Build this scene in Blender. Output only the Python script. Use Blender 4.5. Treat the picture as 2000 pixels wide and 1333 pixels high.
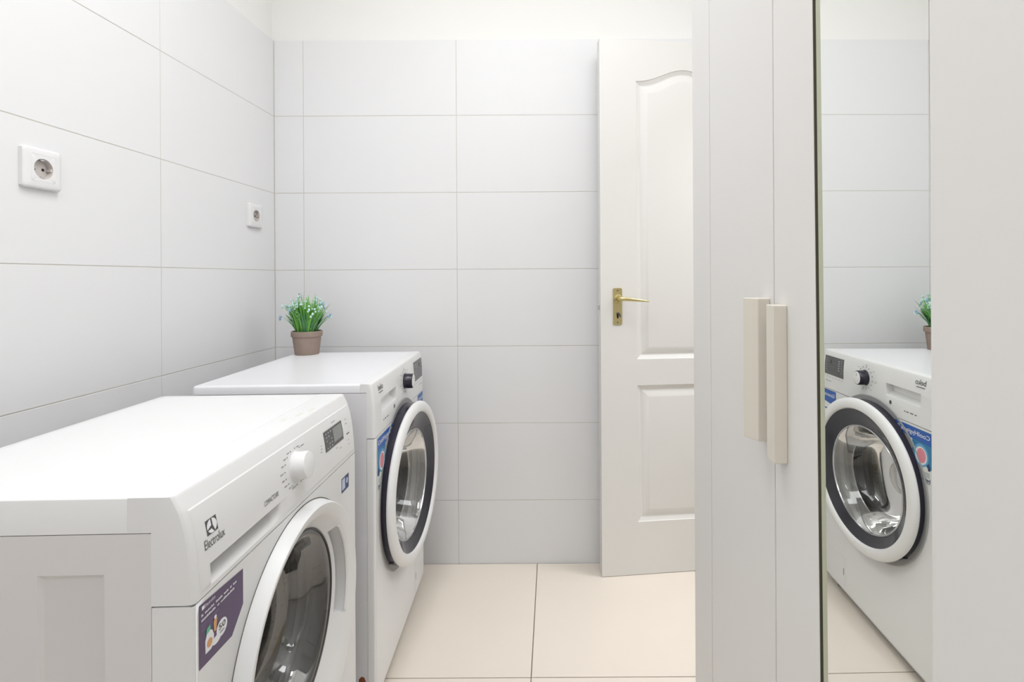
import bpy, bmesh, math, random
from mathutils import Vector, Matrix

random.seed(7)
SC = bpy.context.scene
for o in list(bpy.data.objects):
    bpy.data.objects.remove(o)
COL = SC.collection

# ---------------------------------------------------------------- camera, world, lights, exposure
CAM_H = 1.124
cam = bpy.data.objects.new('camera', bpy.data.cameras.new('camera'))
COL.objects.link(cam)
cam.data.sensor_fit = 'HORIZONTAL'
cam.data.sensor_width = 36.0
cam.data.lens = 36.0 * 1040.0 / 2000.0
cam.data.shift_x = -0.040
cam.data.shift_y = -0.06225
cam.data.clip_start = 0.01
cam.location = (0.0, 0.0, CAM_H)
cam.rotation_mode = 'XYZ'
cam.matrix_world = Matrix.Translation((0, 0, CAM_H)) @ Matrix.Rotation(math.radians(90), 4, 'X') @ Matrix.Rotation(-0.0055, 4, 'Z')
SC.camera = cam

world = bpy.data.worlds.new('world')
SC.world = world
world.use_nodes = True
world.node_tree.nodes['Background'].inputs[0].default_value = (0.95, 0.97, 1.0, 1)
world.node_tree.nodes['Background'].inputs[1].default_value = 1.0

def area(name, loc, size, power, col, rot=(0, 0, 0), sizey=None):
    l = bpy.data.lights.new(name, 'AREA')
    l.shape = 'RECTANGLE'
    l.size = size
    l.size_y = sizey or size
    l.energy = power
    l.color = col
    o = bpy.data.objects.new(name, l)
    o.location = loc
    o.rotation_euler = rot
    COL.objects.link(o)
    return o

area('ceiling_lamp', (0.05, 0.72, 2.655), 1.3, 17.5, (0.965, 0.98, 1.0))
area('added_shadow_spot', (-0.38, 1.02, 2.66), 0.12, 2.6, (0.98, 0.985, 1.0))  # added small lamp to bring out the handle and floor shadows
area('rear_fill', (-0.35, -0.65, 2.60), 0.8, 7.0, (0.965, 0.98, 1.0))  # added fill behind the camera, brightens back wall and wardrobe fronts

SC.view_settings.view_transform = 'Standard'
SC.view_settings.look = 'None'
SC.view_settings.gamma = 1.0
SC.view_settings.use_curve_mapping = False
SC.view_settings.exposure = 0.30

# ---------------------------------------------------------------- materials
def lin(c):
    return tuple(((v / 255.0) / 12.92 if v / 255.0 <= 0.04045 else ((v / 255.0 + 0.055) / 1.055) ** 2.4) for v in c) + (1.0,)

def mat(name, rgb, rough=0.5, metal=0.0, spec=0.5, noise=0.0, nscale=8.0, bump=0.0, bscale=60.0, coat=0.0, ior=1.45):
    m = bpy.data.materials.new(name)
    m.use_nodes = True
    nt = m.node_tree
    b = nt.nodes['Principled BSDF']
    b.inputs['Base Color'].default_value = lin(rgb)
    b.inputs['Roughness'].default_value = rough
    b.inputs['Metallic'].default_value = metal
    b.inputs['Specular IOR Level'].default_value = spec
    b.inputs['Coat Weight'].default_value = coat
    b.inputs['IOR'].default_value = ior
    if noise or bump:
        tc = nt.nodes.new('ShaderNodeTexCoord')
    if noise:
        n = nt.nodes.new('ShaderNodeTexNoise')
        n.inputs['Scale'].default_value = nscale
        n.inputs['Detail'].default_value = 4
        nt.links.new(tc.outputs['Object'], n.inputs['Vector'])
        mx = nt.nodes.new('ShaderNodeMix')
        mx.data_type = 'RGBA'
        mx.inputs[6].default_value = tuple(v * (1 - noise) for v in lin(rgb)[:3]) + (1,)
        mx.inputs[7].default_value = tuple(min(1, v * (1 + noise)) for v in lin(rgb)[:3]) + (1,)
        nt.links.new(n.outputs['Fac'], mx.inputs[0])
        nt.links.new(mx.outputs[2], b.inputs['Base Color'])
    if bump:
        n2 = nt.nodes.new('ShaderNodeTexNoise')
        n2.inputs['Scale'].default_value = bscale
        n2.inputs['Detail'].default_value = 3
        nt.links.new(tc.outputs['Object'], n2.inputs['Vector'])
        bp = nt.nodes.new('ShaderNodeBump')
        bp.inputs['Strength'].default_value = bump
        bp.inputs['Distance'].default_value = 0.002
        nt.links.new(n2.outputs['Fac'], bp.inputs['Height'])
        nt.links.new(bp.outputs['Normal'], b.inputs['Normal'])
    return m

def glass_mat(name, tint, refl=0.08):
    m = bpy.data.materials.new(name)
    m.use_nodes = True
    nt = m.node_tree
    nt.nodes.remove(nt.nodes['Principled BSDF'])
    out = nt.nodes['Material Output']
    t = nt.nodes.new('ShaderNodeBsdfTransparent')
    t.inputs[0].default_value = lin(tint)
    g = nt.nodes.new('ShaderNodeBsdfGlossy')
    g.inputs['Roughness'].default_value = 0.03
    fr = nt.nodes.new('ShaderNodeFresnel')
    fr.inputs[0].default_value = 1.5
    ad = nt.nodes.new('ShaderNodeMath')
    ad.operation = 'ADD'
    ad.inputs[1].default_value = refl
    mx = nt.nodes.new('ShaderNodeMixShader')
    nt.links.new(fr.outputs[0], ad.inputs[0])
    nt.links.new(ad.outputs[0], mx.inputs[0])
    nt.links.new(t.outputs[0], mx.inputs[1])
    nt.links.new(g.outputs[0], mx.inputs[2])
    nt.links.new(mx.outputs[0], out.inputs[0])
    return m

M = {}
M['tile'] = mat('glazed_white_tile', (231, 231, 232), 0.42, spec=0.35, noise=0.012, nscale=3, bump=0.015, bscale=5)
M['grout'] = mat('wall_grout', (208, 204, 196), 0.9, noise=0.12, nscale=6)
M['plaster'] = mat('warm_white_plaster', (240, 239, 236), 0.85, bump=0.05, bscale=120)
M['floor_tile'] = mat('beige_floor_tile', (236, 226, 214), 0.36, noise=0.03, nscale=4, bump=0.02, bscale=40)
M['floor_grout'] = mat('floor_grout', (190, 176, 152), 0.9, noise=0.1, nscale=10)
M['door_paint'] = mat('white_door_paint', (230, 228, 225), 0.38, bump=0.03, bscale=90)
M['wardrobe'] = mat('white_foil', (229, 227, 224), 0.42)
M['wardrobe_edge'] = mat('pale_edge_band', (214, 212, 209), 0.45)
M['gap'] = mat('gap_shade', (96, 92, 78), 0.8)  # dark colour that paints the shade inside narrow gaps
M['cream'] = mat('cream_handle_plastic', (222, 216, 204), 0.4)
M['glass_edge'] = mat('green_glass_edge', (184, 187, 163), 0.5)
M['mirror'] = mat('silvered_mirror', (244, 246, 244), 0.0, metal=1.0)
M['enamel'] = mat('white_enamel', (236, 236, 239), 0.28)
M['enamel_side'] = mat('white_painted_steel', (228, 228, 231), 0.34, noise=0.008, nscale=5)
M['enamel_aged'] = mat('aged_white_painted_steel', (221, 218, 217), 0.36, noise=0.015, nscale=4)
M['plastic'] = mat('white_abs_plastic', (234, 234, 234), 0.32)
M['plastic_front'] = mat('front_white_abs_plastic', (229, 229, 229), 0.34)  # darker copy of the white plastic, puts the front's shade into the colour
M['recess'] = mat('grey_white_plastic', (205, 206, 206), 0.5)
M['grey_plastic'] = mat('light_grey_plastic', (168, 168, 168), 0.45)
M['dark_plastic'] = mat('near_black_plastic', (44, 42, 54), 0.22)
M['dark_glass'] = mat('smoked_glass_rim', (58, 58, 64), 0.12)
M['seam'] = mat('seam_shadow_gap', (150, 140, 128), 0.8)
M['gasket'] = mat('grey_rubber_gasket', (150, 150, 150), 0.5)
M['gasket_dark'] = mat('dark_rubber_gasket', (70, 70, 74), 0.5)
M['chrome'] = mat('chrome', (205, 205, 208), 0.15, metal=1.0)
M['brass'] = mat('satin_brass', (206, 192, 142), 0.3, metal=0.85)
M['brass_dark'] = mat('dull_brass', (140, 124, 84), 0.45, metal=0.6)
M['black'] = mat('black_void', (18, 17, 16), 0.6)
M['ink'] = mat('dark_grey_ink', (78, 78, 80), 0.5)
M['ink_light'] = mat('pale_grey_ink', (140, 140, 142), 0.5)
M['lcd'] = mat('lcd_grey', (140, 142, 140), 0.25)
M['panel_grey'] = mat('display_dark_grey', (88, 88, 90), 0.25)
M['mark'] = mat('pale_print', (176, 176, 176), 0.4)
M['purple'] = mat('purple_print', (86, 68, 102), 0.4)
M['white_print'] = mat('white_print', (236, 236, 240), 0.45)
M['lilac_print'] = mat('lilac_print', (136, 122, 158), 0.45)
M['green_print'] = mat('green_print', (92, 186, 150), 0.45)
M['orange_print'] = mat('orange_print', (214, 158, 104), 0.45)
M['blue'] = mat('blue_print', (44, 96, 178), 0.35)
M['paleblue'] = mat('pale_blue_print', (186, 196, 222), 0.35)
M['lightblue'] = mat('light_blue_print', (104, 170, 214), 0.35)
M['teal'] = mat('teal_print', (54, 128, 172), 0.35)
M['pink'] = mat('pink_print', (230, 146, 158), 0.4)
M['navy'] = mat('navy_print', (48, 60, 104), 0.4)
M['palegreen'] = mat('pale_sticker_stock', (226, 230, 224), 0.4)
M['rust'] = mat('rust', (134, 74, 52), 0.9, noise=0.3, nscale=60)
M['scuff'] = mat('worn_glue_residue', (222, 221, 212), 0.8)
M['socket'] = mat('socket_white_plastic', (231, 230, 230), 0.3)
M['socket_in'] = mat('socket_well_plastic', (198, 191, 187), 0.35)
M['pot'] = mat('taupe_clay', (156, 138, 127), 0.9, noise=0.14, nscale=30, bump=0.3, bscale=90)
M['soil'] = mat('dark_soil', (44, 34, 26), 1.0)
M['leaf'] = mat('artificial_leaf_green', (122, 190, 84), 0.4, noise=0.45, nscale=28)
M['leaf_dark'] = mat('artificial_leaf_dark_green', (92, 150, 104), 0.45, noise=0.3, nscale=28)
M['bud'] = mat('pale_aqua_bud', (206, 236, 230), 0.6)
M['bud_blue'] = mat('pale_blue_bud', (140, 178, 206), 0.6)
M['white_glow'] = M['plaster']
M['glass1'] = glass_mat('porthole_glass', (215, 215, 213), 0.13)
M['glass2'] = glass_mat('clear_bowl_glass', (222, 222, 222), 0.05)
def milky():
    m = glass_mat('moulded_bowl_wall', (215, 215, 213), 0.12)
    nt = m.node_tree
    out = nt.nodes['Material Output']
    src = out.inputs[0].links[0].from_node
    d = nt.nodes.new('ShaderNodeBsdfDiffuse'); d.inputs[0].default_value = lin((205, 205, 203))
    mx = nt.nodes.new('ShaderNodeMixShader'); mx.inputs[0].default_value = 0.25
    nt.links.new(src.outputs[0], mx.inputs[1]); nt.links.new(d.outputs[0], mx.inputs[2]); nt.links.new(mx.outputs[0], out.inputs[0])
    return m
M['bowl_wall'] = milky()

def drum_mat():
    m = mat('perforated_steel', (120, 120, 122), 0.45, metal=0.4)
    nt = m.node_tree
    b = nt.nodes['Principled BSDF']
    tc = nt.nodes.new('ShaderNodeTexCoord')
    v = nt.nodes.new('ShaderNodeTexVoronoi')
    v.inputs['Scale'].default_value = 75
    v.inputs['Randomness'].default_value = 0.15
    nt.links.new(tc.outputs['Object'], v.inputs['Vector'])
    r = nt.nodes.new('ShaderNodeValToRGB')
    r.color_ramp.elements[0].position = 0.22
    r.color_ramp.elements[0].color = (0.01, 0.01, 0.01, 1)
    r.color_ramp.elements[1].position = 0.30
    r.color_ramp.elements[1].color = (0.09, 0.09, 0.095, 1)
    nt.links.new(v.outputs['Distance'], r.inputs[0])
    nt.links.new(r.outputs[0], b.inputs['Base Color'])
    return m
M['drum'] = drum_mat()

# ---------------------------------------------------------------- mesh helpers
def link_mesh(name, verts, faces, m, parent=None, smooth=True, angle=35, mats=None, fm=None, bevel=0.0, weld=False):
    me = bpy.data.meshes.new(name)
    me.from_pydata([tuple(v) for v in verts], [], [tuple(f) for f in faces])
    ml = mats or [m]
    for k in ml:
        me.materials.append(M[k] if isinstance(k, str) else k)
    if fm:
        for p, i in zip(me.polygons, fm):
            p.material_index = i
    if bevel or weld or True:
        bm = bmesh.new()
        bm.from_mesh(me)
        if weld:
            bmesh.ops.remove_doubles(bm, verts=bm.verts, dist=1e-5)
        if bevel:
            ed = [e for e in bm.edges if len(e.link_faces) == 2 and e.calc_face_angle(0) > 0.6]
            bmesh.ops.bevel(bm, geom=ed, offset=bevel, segments=2, profile=0.5, affect='EDGES')
        bmesh.ops.recalc_face_normals(bm, faces=bm.faces)
        bm.to_mesh(me)
        bm.free()
    if smooth:
        me.shade_smooth()
        me.set_sharp_from_angle(angle=math.radians(12 if (bevel and angle == 35) else angle))
    o = bpy.data.objects.new(name, me)
    COL.objects.link(o)
    if parent:
        o.parent = parent
    return o

def box_vf(x0, x1, y0, y1, z0, z1):
    v = [(x0, y0, z0), (x1, y0, z0), (x1, y1, z0), (x0, y1, z0), (x0, y0, z1), (x1, y0, z1), (x1, y1, z1), (x0, y1, z1)]
    f = [(0, 3, 2, 1), (4, 5, 6, 7), (0, 1, 5, 4), (1, 2, 6, 5), (2, 3, 7, 6), (3, 0, 4, 7)]
    return v, f

def box(name, b, m, parent=None, bevel=0.0):
    v, f = box_vf(*b)
    return link_mesh(name, v, f, m, parent, bevel=bevel)

class MB:
    def __init__(s):
        s.v = []; s.f = []
    def add(s, v, f):
        n = len(s.v)
        s.v += [tuple(p) for p in v]
        s.f += [tuple(i + n for i in q) for q in f]
    def box(s, *b):
        s.add(*box_vf(*b))
    def build(s, name, m, parent=None, **k):
        return link_mesh(name, s.v, s.f, m, parent, **k)

def extrude_poly(pts, axis, a0, a1):
    """pts: 2D polygon; axis 'u' -> pts are (d,z) swept along u."""
    n = len(pts)
    v = []
    for a in (a0, a1):
        for (p, q) in pts:
            v.append({'u': (p, a, q), 'z': (p, q, a), 'd': (a, p, q)}[axis])
    f = [tuple(range(n - 1, -1, -1)), tuple(range(n, 2 * n))]
    for i in range(n):
        j = (i + 1) % n
        f.append((i, j, n + j, n + i))
    return v, f

def empty(name, loc, rz=0.0):
    o = bpy.data.objects.new(name, None)
    o.empty_display_size = 0.05
    o.location = loc
    o.rotation_euler = (0, 0, rz)
    COL.objects.link(o)
    return o

def tag(o, label=None, cat=None, group=None, kind=None):
    if label: o['label'] = label
    if cat: o['category'] = cat
    if group: o['group'] = group
    if kind: o['kind'] = kind
    return o

ZS = [1.0]      # vertical squash of the rings: the rear door is slightly oval
def lathe(prof, cu, cz, seg=96, tilt=None, wob=None, a0=0.0, close=False):
    """prof: (r, d[, cu, cz]) rings about the +d axis."""
    v = []; f = []
    for k, p in enumerate(prof):
        r, d = p[0], p[1]
        c1 = p[2] if len(p) > 2 else cu
        c2 = p[3] if len(p) > 3 else cz
        for j in range(seg):
            a = a0 + 2 * math.pi * j / seg
            u = c1 + r * math.cos(a); z = c2 + r * math.sin(a) * ZS[0]
            dd = d
            if wob: dd += wob(k, a, u, z)
            if tilt: dd += (u - cu) * tilt + 0.004
            v.append((dd, u, z))
    n = len(prof)
    for k in range(n - 1):
        for j in range(seg):
            j2 = (j + 1) % seg
            f.append((k * seg + j, k * seg + j2, (k + 1) * seg + j2, (k + 1) * seg + j))
    if close:
        for j in range(seg):
            j2 = (j + 1) % seg
            f.append(((n - 1) * seg + j, (n - 1) * seg + j2, j2, j))
    return v, f

def cap(vf, seg=96, first=False, last=False):
    v, f = vf
    n = len(v) // seg
    if last: f = f + [tuple((n - 1) * seg + j for j in range(seg))]
    if first: f = f + [tuple(j for j in range(seg))]
    return v, f

_font = {}
def text_vf(body, width=None, height=None, bold=0.0, shear=0.0):
    cu = bpy.data.curves.new('t', 'FONT')
    cu.body = body
    cu.size = 1.0
    cu.offset = bold
    cu.resolution_u = 3
    cu.shear = shear
    o = bpy.data.objects.new('t', cu)
    COL.objects.link(o)
    dg = bpy.context.evaluated_depsgraph_get()
    me = bpy.data.meshes.new_from_object(o.evaluated_get(dg))
    bm = bmesh.new(); bm.from_mesh(me)
    bmesh.ops.triangulate(bm, faces=bm.faces)
    bm.to_mesh(me); bm.free()
    v = [tuple(p.co)[:2] for p in me.vertices]
    f = [tuple(p.vertices) for p in me.polygons]
    bpy.data.objects.remove(o); bpy.data.curves.remove(cu); bpy.data.meshes.remove(me)
    x0 = min(p[0] for p in v); x1 = max(p[0] for p in v); y0 = min(p[1] for p in v); y1 = max(p[1] for p in v)
    w = width; h = height
    if w is None: w = (x1 - x0) * h / (y1 - y0)
    if h is None: h = (y1 - y0) * w / (x1 - x0)
    return [((p[0] - x0) / (x1 - x0) * w, (p[1] - y0) / (y1 - y0) * h) for p in v], f

def on_face(mb, pts, faces, u, z, surf, eps=0.0006, ang=0.0):
    c, s = math.cos(ang), math.sin(ang)
    vs = []
    for (x, y) in pts:
        uu = u + x * c - y * s; zz = z + x * s + y * c
        vs.append((surf(uu, zz) + eps, uu, zz))
    mb.add(vs, faces)

def text_on(mb, body, u0, u1, z0, z1, surf, eps=0.0006, bold=0.0, shear=0.0):
    p, f = text_vf(body, u1 - u0, z1 - z0, bold, shear)
    on_face(mb, p, f, u0, z0, surf, eps)

def poly_on(mb, pts, surf, eps=0.0004, div=False):
    vs = [(surf(u, z) + eps, u, z) for (u, z) in pts]
    mb.add(vs, [tuple(range(len(vs)))])

def rect_on(mb, u0, u1, z0, z1, surf, eps=0.0004, n=1):
    for k in range(n):
        a = z0 + (z1 - z0) * k / n; b = z0 + (z1 - z0) * (k + 1) / n
        poly_on(mb, [(u0, a), (u1, a), (u1, b), (u0, b)], surf, eps)

def circle_pts(u, z, r, n=28, rz=None):
    return [(u + r * math.cos(2 * math.pi * k / n), z + (rz or r) * math.sin(2 * math.pi * k / n)) for k in range(n)]

# ---------------------------------------------------------------- room shell
XL, YB = -1.086, 2.08           # tiled faces
TT = 0.012                      # tile thickness + bed
XR, YF, ZC = 0.80, -1.15, 2.68
TZ = 2.056                      # top of tiling
G = 0.0007                      # joint depth
GW = 0.0025                     # joint width

zj = [0.0] + [0.254 + 0.301 * k for k in range(6)] + [TZ]

def wall_left():
    pts = [(XL - 0.12, 0.0), (XL - G, 0.0), (XL - G, TZ - 0.0015), (XL - TT, TZ - 0.0015), (XL - TT, ZC), (XL - 0.12, ZC)]
    v, f = extrude_poly(pts, 'u', YF, YB + 0.12)
    fm = []
    for q in f:
        zs = [v[i][2] for i in q]
        fm.append(1 if min(zs) >= TZ - 0.002 or len(q) == 6 else 0)
    return tag(link_mesh('wall_left', v, f, None, mats=['grout', 'plaster'], fm=fm, smooth=False), kind='structure')

def wall_back():
    pts = [(YB + 0.12, 0.0), (YB + G, 0.0), (YB + G, TZ - 0.0015), (YB + TT, TZ - 0.0015), (YB + TT, ZC), (YB + 0.12, ZC)]
    v, f = extrude_poly(pts, 'd', XL - 0.0, XR)
    v, f = extrude_poly(pts, 'd', XL - TT, XR)
    fm = []
    for q in f:
        zs = [v[i][2] for i in q]
        fm.append(1 if min(zs) >= TZ - 0.002 or len(q) == 6 else 0)
    return tag(link_mesh('wall_back', v, f, None, mats=['grout', 'plaster'], fm=fm, smooth=False), kind='structure')

WL = wall_left(); WB = wall_back()
_tm = {}
def tile_obj(parent, w, h, t, m, loc, rot, bev=0.0006):
    key = (round(w, 4), round(h, 4), m)
    if key not in _tm:
        o = box('tile', (-w / 2, w / 2, -t, 0, -h / 2, h / 2), m, bevel=bev)
        _tm[key] = o.data
        first = o
    else:
        first = bpy.data.objects.new('tile', _tm[key])
        COL.objects.link(first)
    first.location = loc
    first.rotation_euler = rot
    first.parent = parent
    return first

# wall tiles: local x along the wall, local y=0 is the face
def jit(a): return random.uniform(-a, a)
xs = [XL + 0.0005, -0.972, -0.374, 0.224, XR - 0.001]
for i in range(len(xs) - 1):
    for j in range(len(zj) - 1):
        w = xs[i + 1] - xs[i] - GW; h = zj[j + 1] - zj[j] - GW
        # faces -Y: rotate by 180 deg so that the body goes into the wall
        tile_obj(WB, w, h, 0.0062, 'tile', ((xs[i] + xs[i + 1]) / 2, YB + jit(0.0002), (zj[j] + zj[j + 1]) / 2), (jit(0.0006), 0, math.pi + jit(0.0006)))
ys = [YB - 0.0005, 1.477, 0.877, 0.277, -0.323, -0.923, YF + 0.001]
for i in range(len(ys) - 1):
    for j in range(len(zj) - 1):
        w = ys[i] - ys[i + 1] - GW; h = zj[j + 1] - zj[j] - GW
        tile_obj(WL, w, h, 0.0062, 'tile', (XL + jit(0.0002), (ys[i] + ys[i + 1]) / 2, (zj[j] + zj[j + 1]) / 2), (0, jit(0.0006), -math.pi / 2 + jit(0.0006)))

fl = box('floor', (XL - 0.12, XR + 1.1, YF - 0.12, YB + 0.12, -0.12, -0.0012), 'floor_grout')
tag(fl, kind='structure')
fx = [XL + 0.001, -0.667, -0.067, 0.533, XR - 0.001]
fy = [YB - 0.001, 1.487, 0.887, 0.287, -0.313, -0.913, YF + 0.001]
for i in range(len(fx) - 1):
    for j in range(len(fy) - 1):
        w = fx[i + 1] - fx[i] - 0.003; h = fy[j] - fy[j + 1] - 0.003
        tile_obj(fl, w, h, 0.006, 'floor_tile', ((fx[i] + fx[i + 1]) / 2, (fy[j] + fy[j + 1]) / 2, jit(0.0001)), (-math.pi / 2, 0, 0))

tag(box('ceiling', (XL - 0.12, XR + 1.1, YF - 0.12, YB + 0.12, ZC, ZC + 0.1), 'plaster'), kind='structure')
tag(box('wall_front', (XL - 0.12, XR + 1.1, YF - 0.12, YF, 0, ZC), 'plaster'), kind='structure')
# right wall with the doorway the panelled door belongs to
DY0, DY1, DZ = 1.36, 2.045, 2.03
mb = MB()
mb.box(XR, XR + 0.1, YF, DY0, 0, ZC)
mb.box(XR, XR + 0.1, DY0, DY1, DZ, ZC)
mb.box(XR, XR + 0.1, DY1, YB + 0.12, 0, ZC)
tag(mb.build('wall_right', 'plaster', smooth=False), kind='structure')
mb = MB()
mb.box(XR - 0.012, XR, DY0 - 0.06, DY0, 0, DZ + 0.06)
mb.box(XR - 0.012, XR, DY0, DY1, DZ, DZ + 0.06)
tag(mb.build('trim_1', 'door_paint', bevel=0.002), kind='structure')
tag(box('wall_hallway', (XR + 1.0, XR + 1.1, YF, YB + 0.12, 0, ZC), 'plaster'), kind='structure')
tag(box('wall_hallway_end', (XR + 0.1, XR + 1.0, YB, YB + 0.12, 0, ZC), 'plaster'), kind='structure')
area('hallway_fill', (XR + 0.55, 1.5, 2.6), 0.6, 18, (0.97, 0.985, 1.0))  # added fill through the doorway, brightens floor and machine fronts

# ---------------------------------------------------------------- panelled door, open against the back wall
def build_door():
    W_, Z0, Z1, T = 0.65, 0.008, 2.013, 0.042
    root = empty('door_1', (0.177, 1.98, 0.0), math.radians(6.4))
    tag(root, kind='structure')
    # local: x along leaf, y depth (0 = front, + to the back), z up
    PL, PR = 0.138, 0.512
    n = 28
    def arch(t, off=0.0):
        c = 0.5 - 0.5 * math.cos(2 * math.pi * t)
        c = c ** 1.15
        return 1.859 + 0.047 * c - off
    def panel(z0, top, off):
        l, r = PL + off, PR - off
        top_pts = [(l + (r - l) * k / n, top(k / n, off)) for k in range(n + 1)]
        return [(l, z0 + off)] + top_pts + [(r, z0 + off)]
    v = []; f = []
    def addpoly(pts, y=0.0):
        b = len(v)
        v.extend([(p[0], y, p[1]) for p in pts])
        f.append(tuple(range(b, b + len(pts))))
    addpoly([(0, Z0), (PL, Z0), (PL, Z1), (0, Z1)])
    addpoly([(PR, Z0), (W_, Z0), (W_, Z1), (PR, Z1)])
    addpoly([(PL, Z0), (PR, Z0), (PR, 0.205), (PL, 0.205)])
    addpoly([(PL, 0.717), (PR, 0.717), (PR, 0.815), (PL, 0.815)])
    for k in range(n):
        x0 = PL + (PR - PL) * k / n; x1 = PL + (PR - PL) * (k + 1) / n
        addpoly([(x0, arch(k / n)), (x1, arch((k + 1) / n)), (x1, Z1), (x0, Z1)])
    # back and edges
    b = len(v)
    v.extend([(0, 0, Z0), (W_, 0, Z0), (W_, 0, Z1), (0, 0, Z1), (0, T, Z0), (W_, T, Z0), (W_, T, Z1), (0, T, Z1)])
    f.extend([(b + 4, b + 5, b + 6, b + 7), (b, b + 1, b + 5, b + 4), (b + 1, b + 2, b + 6, b + 5), (b + 2, b + 3, b + 7, b + 6), (b + 3, b, b + 4, b + 7)])
    me = link_mesh('door_leaf', v, f, 'door_paint', root, smooth=False)
    for z0, top in ((0.815, arch), (0.205, lambda t, o=0.0: 0.717 - o)):
        v = []; f = []
        rings = [(0.0, 0.0), (0.002, 0.003), (0.014, 0.0095), (0.018, 0.0100), (0.022, 0.0085), (0.043, 0.0015), (0.046, 0.0012)]
        m = n + 3
        for off, dy in rings:
            v.extend([(p[0], dy, p[1]) for p in panel(z0, top, off)])
        for k in range(len(rings) - 1):
            for i in range(m):
                j = (i + 1) % m
                f.append((k * m + i, k * m + j, (k + 1) * m + j, (k + 1) * m + i))
        f.append(tuple((len(rings) - 1) * m + i for i in range(m)))
        link_mesh('door_panel', v, f, 'door_paint', root, angle=18)
    # handle set
    cx = 0.0635
    hp = empty('door_handle', (cx, 0, 1.014)); hp.parent = root
    pts = []
    w, h, r = 0.0175, 0.069, 0.006
    for (sx, sz, a0) in ((1, 1, 0), (-1, 1, 90), (-1, -1, 180), (1, -1, 270)):
        for k in range(5):
            a = math.radians(a0 + 90 * k / 4)
            pts.append((sx * (w - r) + r * math.cos(a), sz * (h - r) + r * math.sin(a)))
    v = []
    for y, s in ((0, 1.0), (-0.002, 1.0), (-0.0035, 0.965)):
        v.extend([(p[0] * s, y, p[1] * (1 - (1 - s) * 0.4)) for p in pts])
    m = len(pts)
    f = [(k * m + i, k * m + (i + 1) % m, (k + 1) * m + (i + 1) % m, (k + 1) * m + i) for k in range(2) for i in range(m)]
    f.append(tuple(2 * m + i for i in range(m)))
    link_mesh('backplate', v, f, 'brass', hp)
    def ring_y(prof, zc, seg=32, xc=0.0):
        v = []; f = []
        for r, y in prof:
            v.extend([(xc + r * math.cos(2 * math.pi * j / seg), y, zc + r * math.sin(2 * math.pi * j / seg)) for j in range(seg)])
        for k in range(len(prof) - 1):
            for j in range(seg):
                f.append((k * seg + j, k * seg + (j + 1) % seg, (k + 1) * seg + (j + 1) % seg, (k + 1) * seg + j))
        f.append(tuple((len(prof) - 1) * seg + j for j in range(seg)))
        return v, f
    link_mesh('handle_boss', *ring_y([(0.0145, -0.003), (0.0145, -0.012), (0.0115, -0.016), (0.0080, -0.015), (0.0075, -0.040)], 0.030), 'brass', hp)
    # lever: elliptical sections sweeping out of the boss and along +x, thinning
    path = [(0.0, -0.030, 0.030, 0.0078, 0.0085), (0.003, -0.043, 0.030, 0.0078, 0.0085), (0.012, -0.049, 0.0295, 0.0065, 0.0080), (0.03, -0.050, 0.028, 0.0050, 0.0068),
            (0.06, -0.049, 0.025, 0.0042, 0.0055), (0.085, -0.046, 0.0225, 0.0035, 0.0040), (0.105, -0.042, 0.020, 0.0022, 0.0024), (0.110, -0.041, 0.0195, 0.0008, 0.0010)]
    v = []; f = []; seg = 16
    for i, (x, y, z, a, b_) in enumerate(path):
        p0 = path[max(0, i - 1)]; p1 = path[min(len(path) - 1, i + 1)]
        t = Vector((p1[0] - p0[0], p1[1] - p0[1], 0)).normalized()
        nrm = Vector((t.y, -t.x, 0))
        for j in range(seg):
            q = 2 * math.pi * j / seg
            v.append((x + nrm.x * a * math.cos(q), y + nrm.y * a * math.cos(q), z + b_ * math.sin(q)))
    for k in range(len(path) - 1):
        for j in range(seg):
            f.append((k * seg + j, k * seg + (j + 1) % seg, (k + 1) * seg + (j + 1) % seg, (k + 1) * seg + j))
    f.append(tuple(range(seg))); f.append(tuple((len(path) - 1) * seg + j for j in range(seg)))
    link_mesh('lever', v, f, 'brass', hp)
    # keyhole with its swing cover, screws
    mbk = MB()
    mbk.add(*ring_y([(0.0048, -0.0036), (0.0048, -0.0041)], -0.031, 20))
    mbk.box(-0.0032, 0.0032, -0.0041, -0.0030, -0.0445, -0.031)
    mbk.build('keyhole', 'black', hp)
    v, f = extrude_poly([(-0.006, -0.026), (0.001, -0.0215), (0.008, -0.026), (0.0125, -0.038), (0.010, -0.041), (0.005, -0.032), (-0.003, -0.029)], 'u', -0.0058, -0.0040)
    tag(link_mesh('keyhole_cover', v, f, 'ink', hp), 'dark metal keyhole cover swung aside')
    for zc in (0.0595, -0.0595):
        link_mesh('screw', *ring_y([(0.0032, -0.0034), (0.0030, -0.0046), (0.0014, -0.0050)], zc, 16), 'brass_dark', hp)
    # latch on the free edge, hinges on the other
    box('latch_plate', (-0.0008, 0.0005, 0.010, 0.030, 0.95, 1.06), 'door_paint', root, bevel=0.0004)
    tag(box('latch_bolt', (-0.0085, 0.0, 0.013, 0.026, 1.002, 1.022), 'chrome', root, bevel=0.003), 'steel latch bolt')
    for z in (0.25, 1.75):
        v, f = ring_y([(0.007, 0), (0.007, 0)], 0)
        seg = 20
        v = [(W_ + 0.007 + 0.007 * math.cos(2 * math.pi * j / seg), T / 2 + 0.007 * math.sin(2 * math.pi * j / seg), zz) for zz in (z, z + 0.09) for j in range(seg)]
        f = [(j, (j + 1) % seg, seg + (j + 1) % seg, seg + j) for j in range(seg)] + [tuple(range(seg)), tuple(range(seg, 2 * seg))]
        link_mesh('hinge', v, f, 'brass', root)
build_door()

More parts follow.
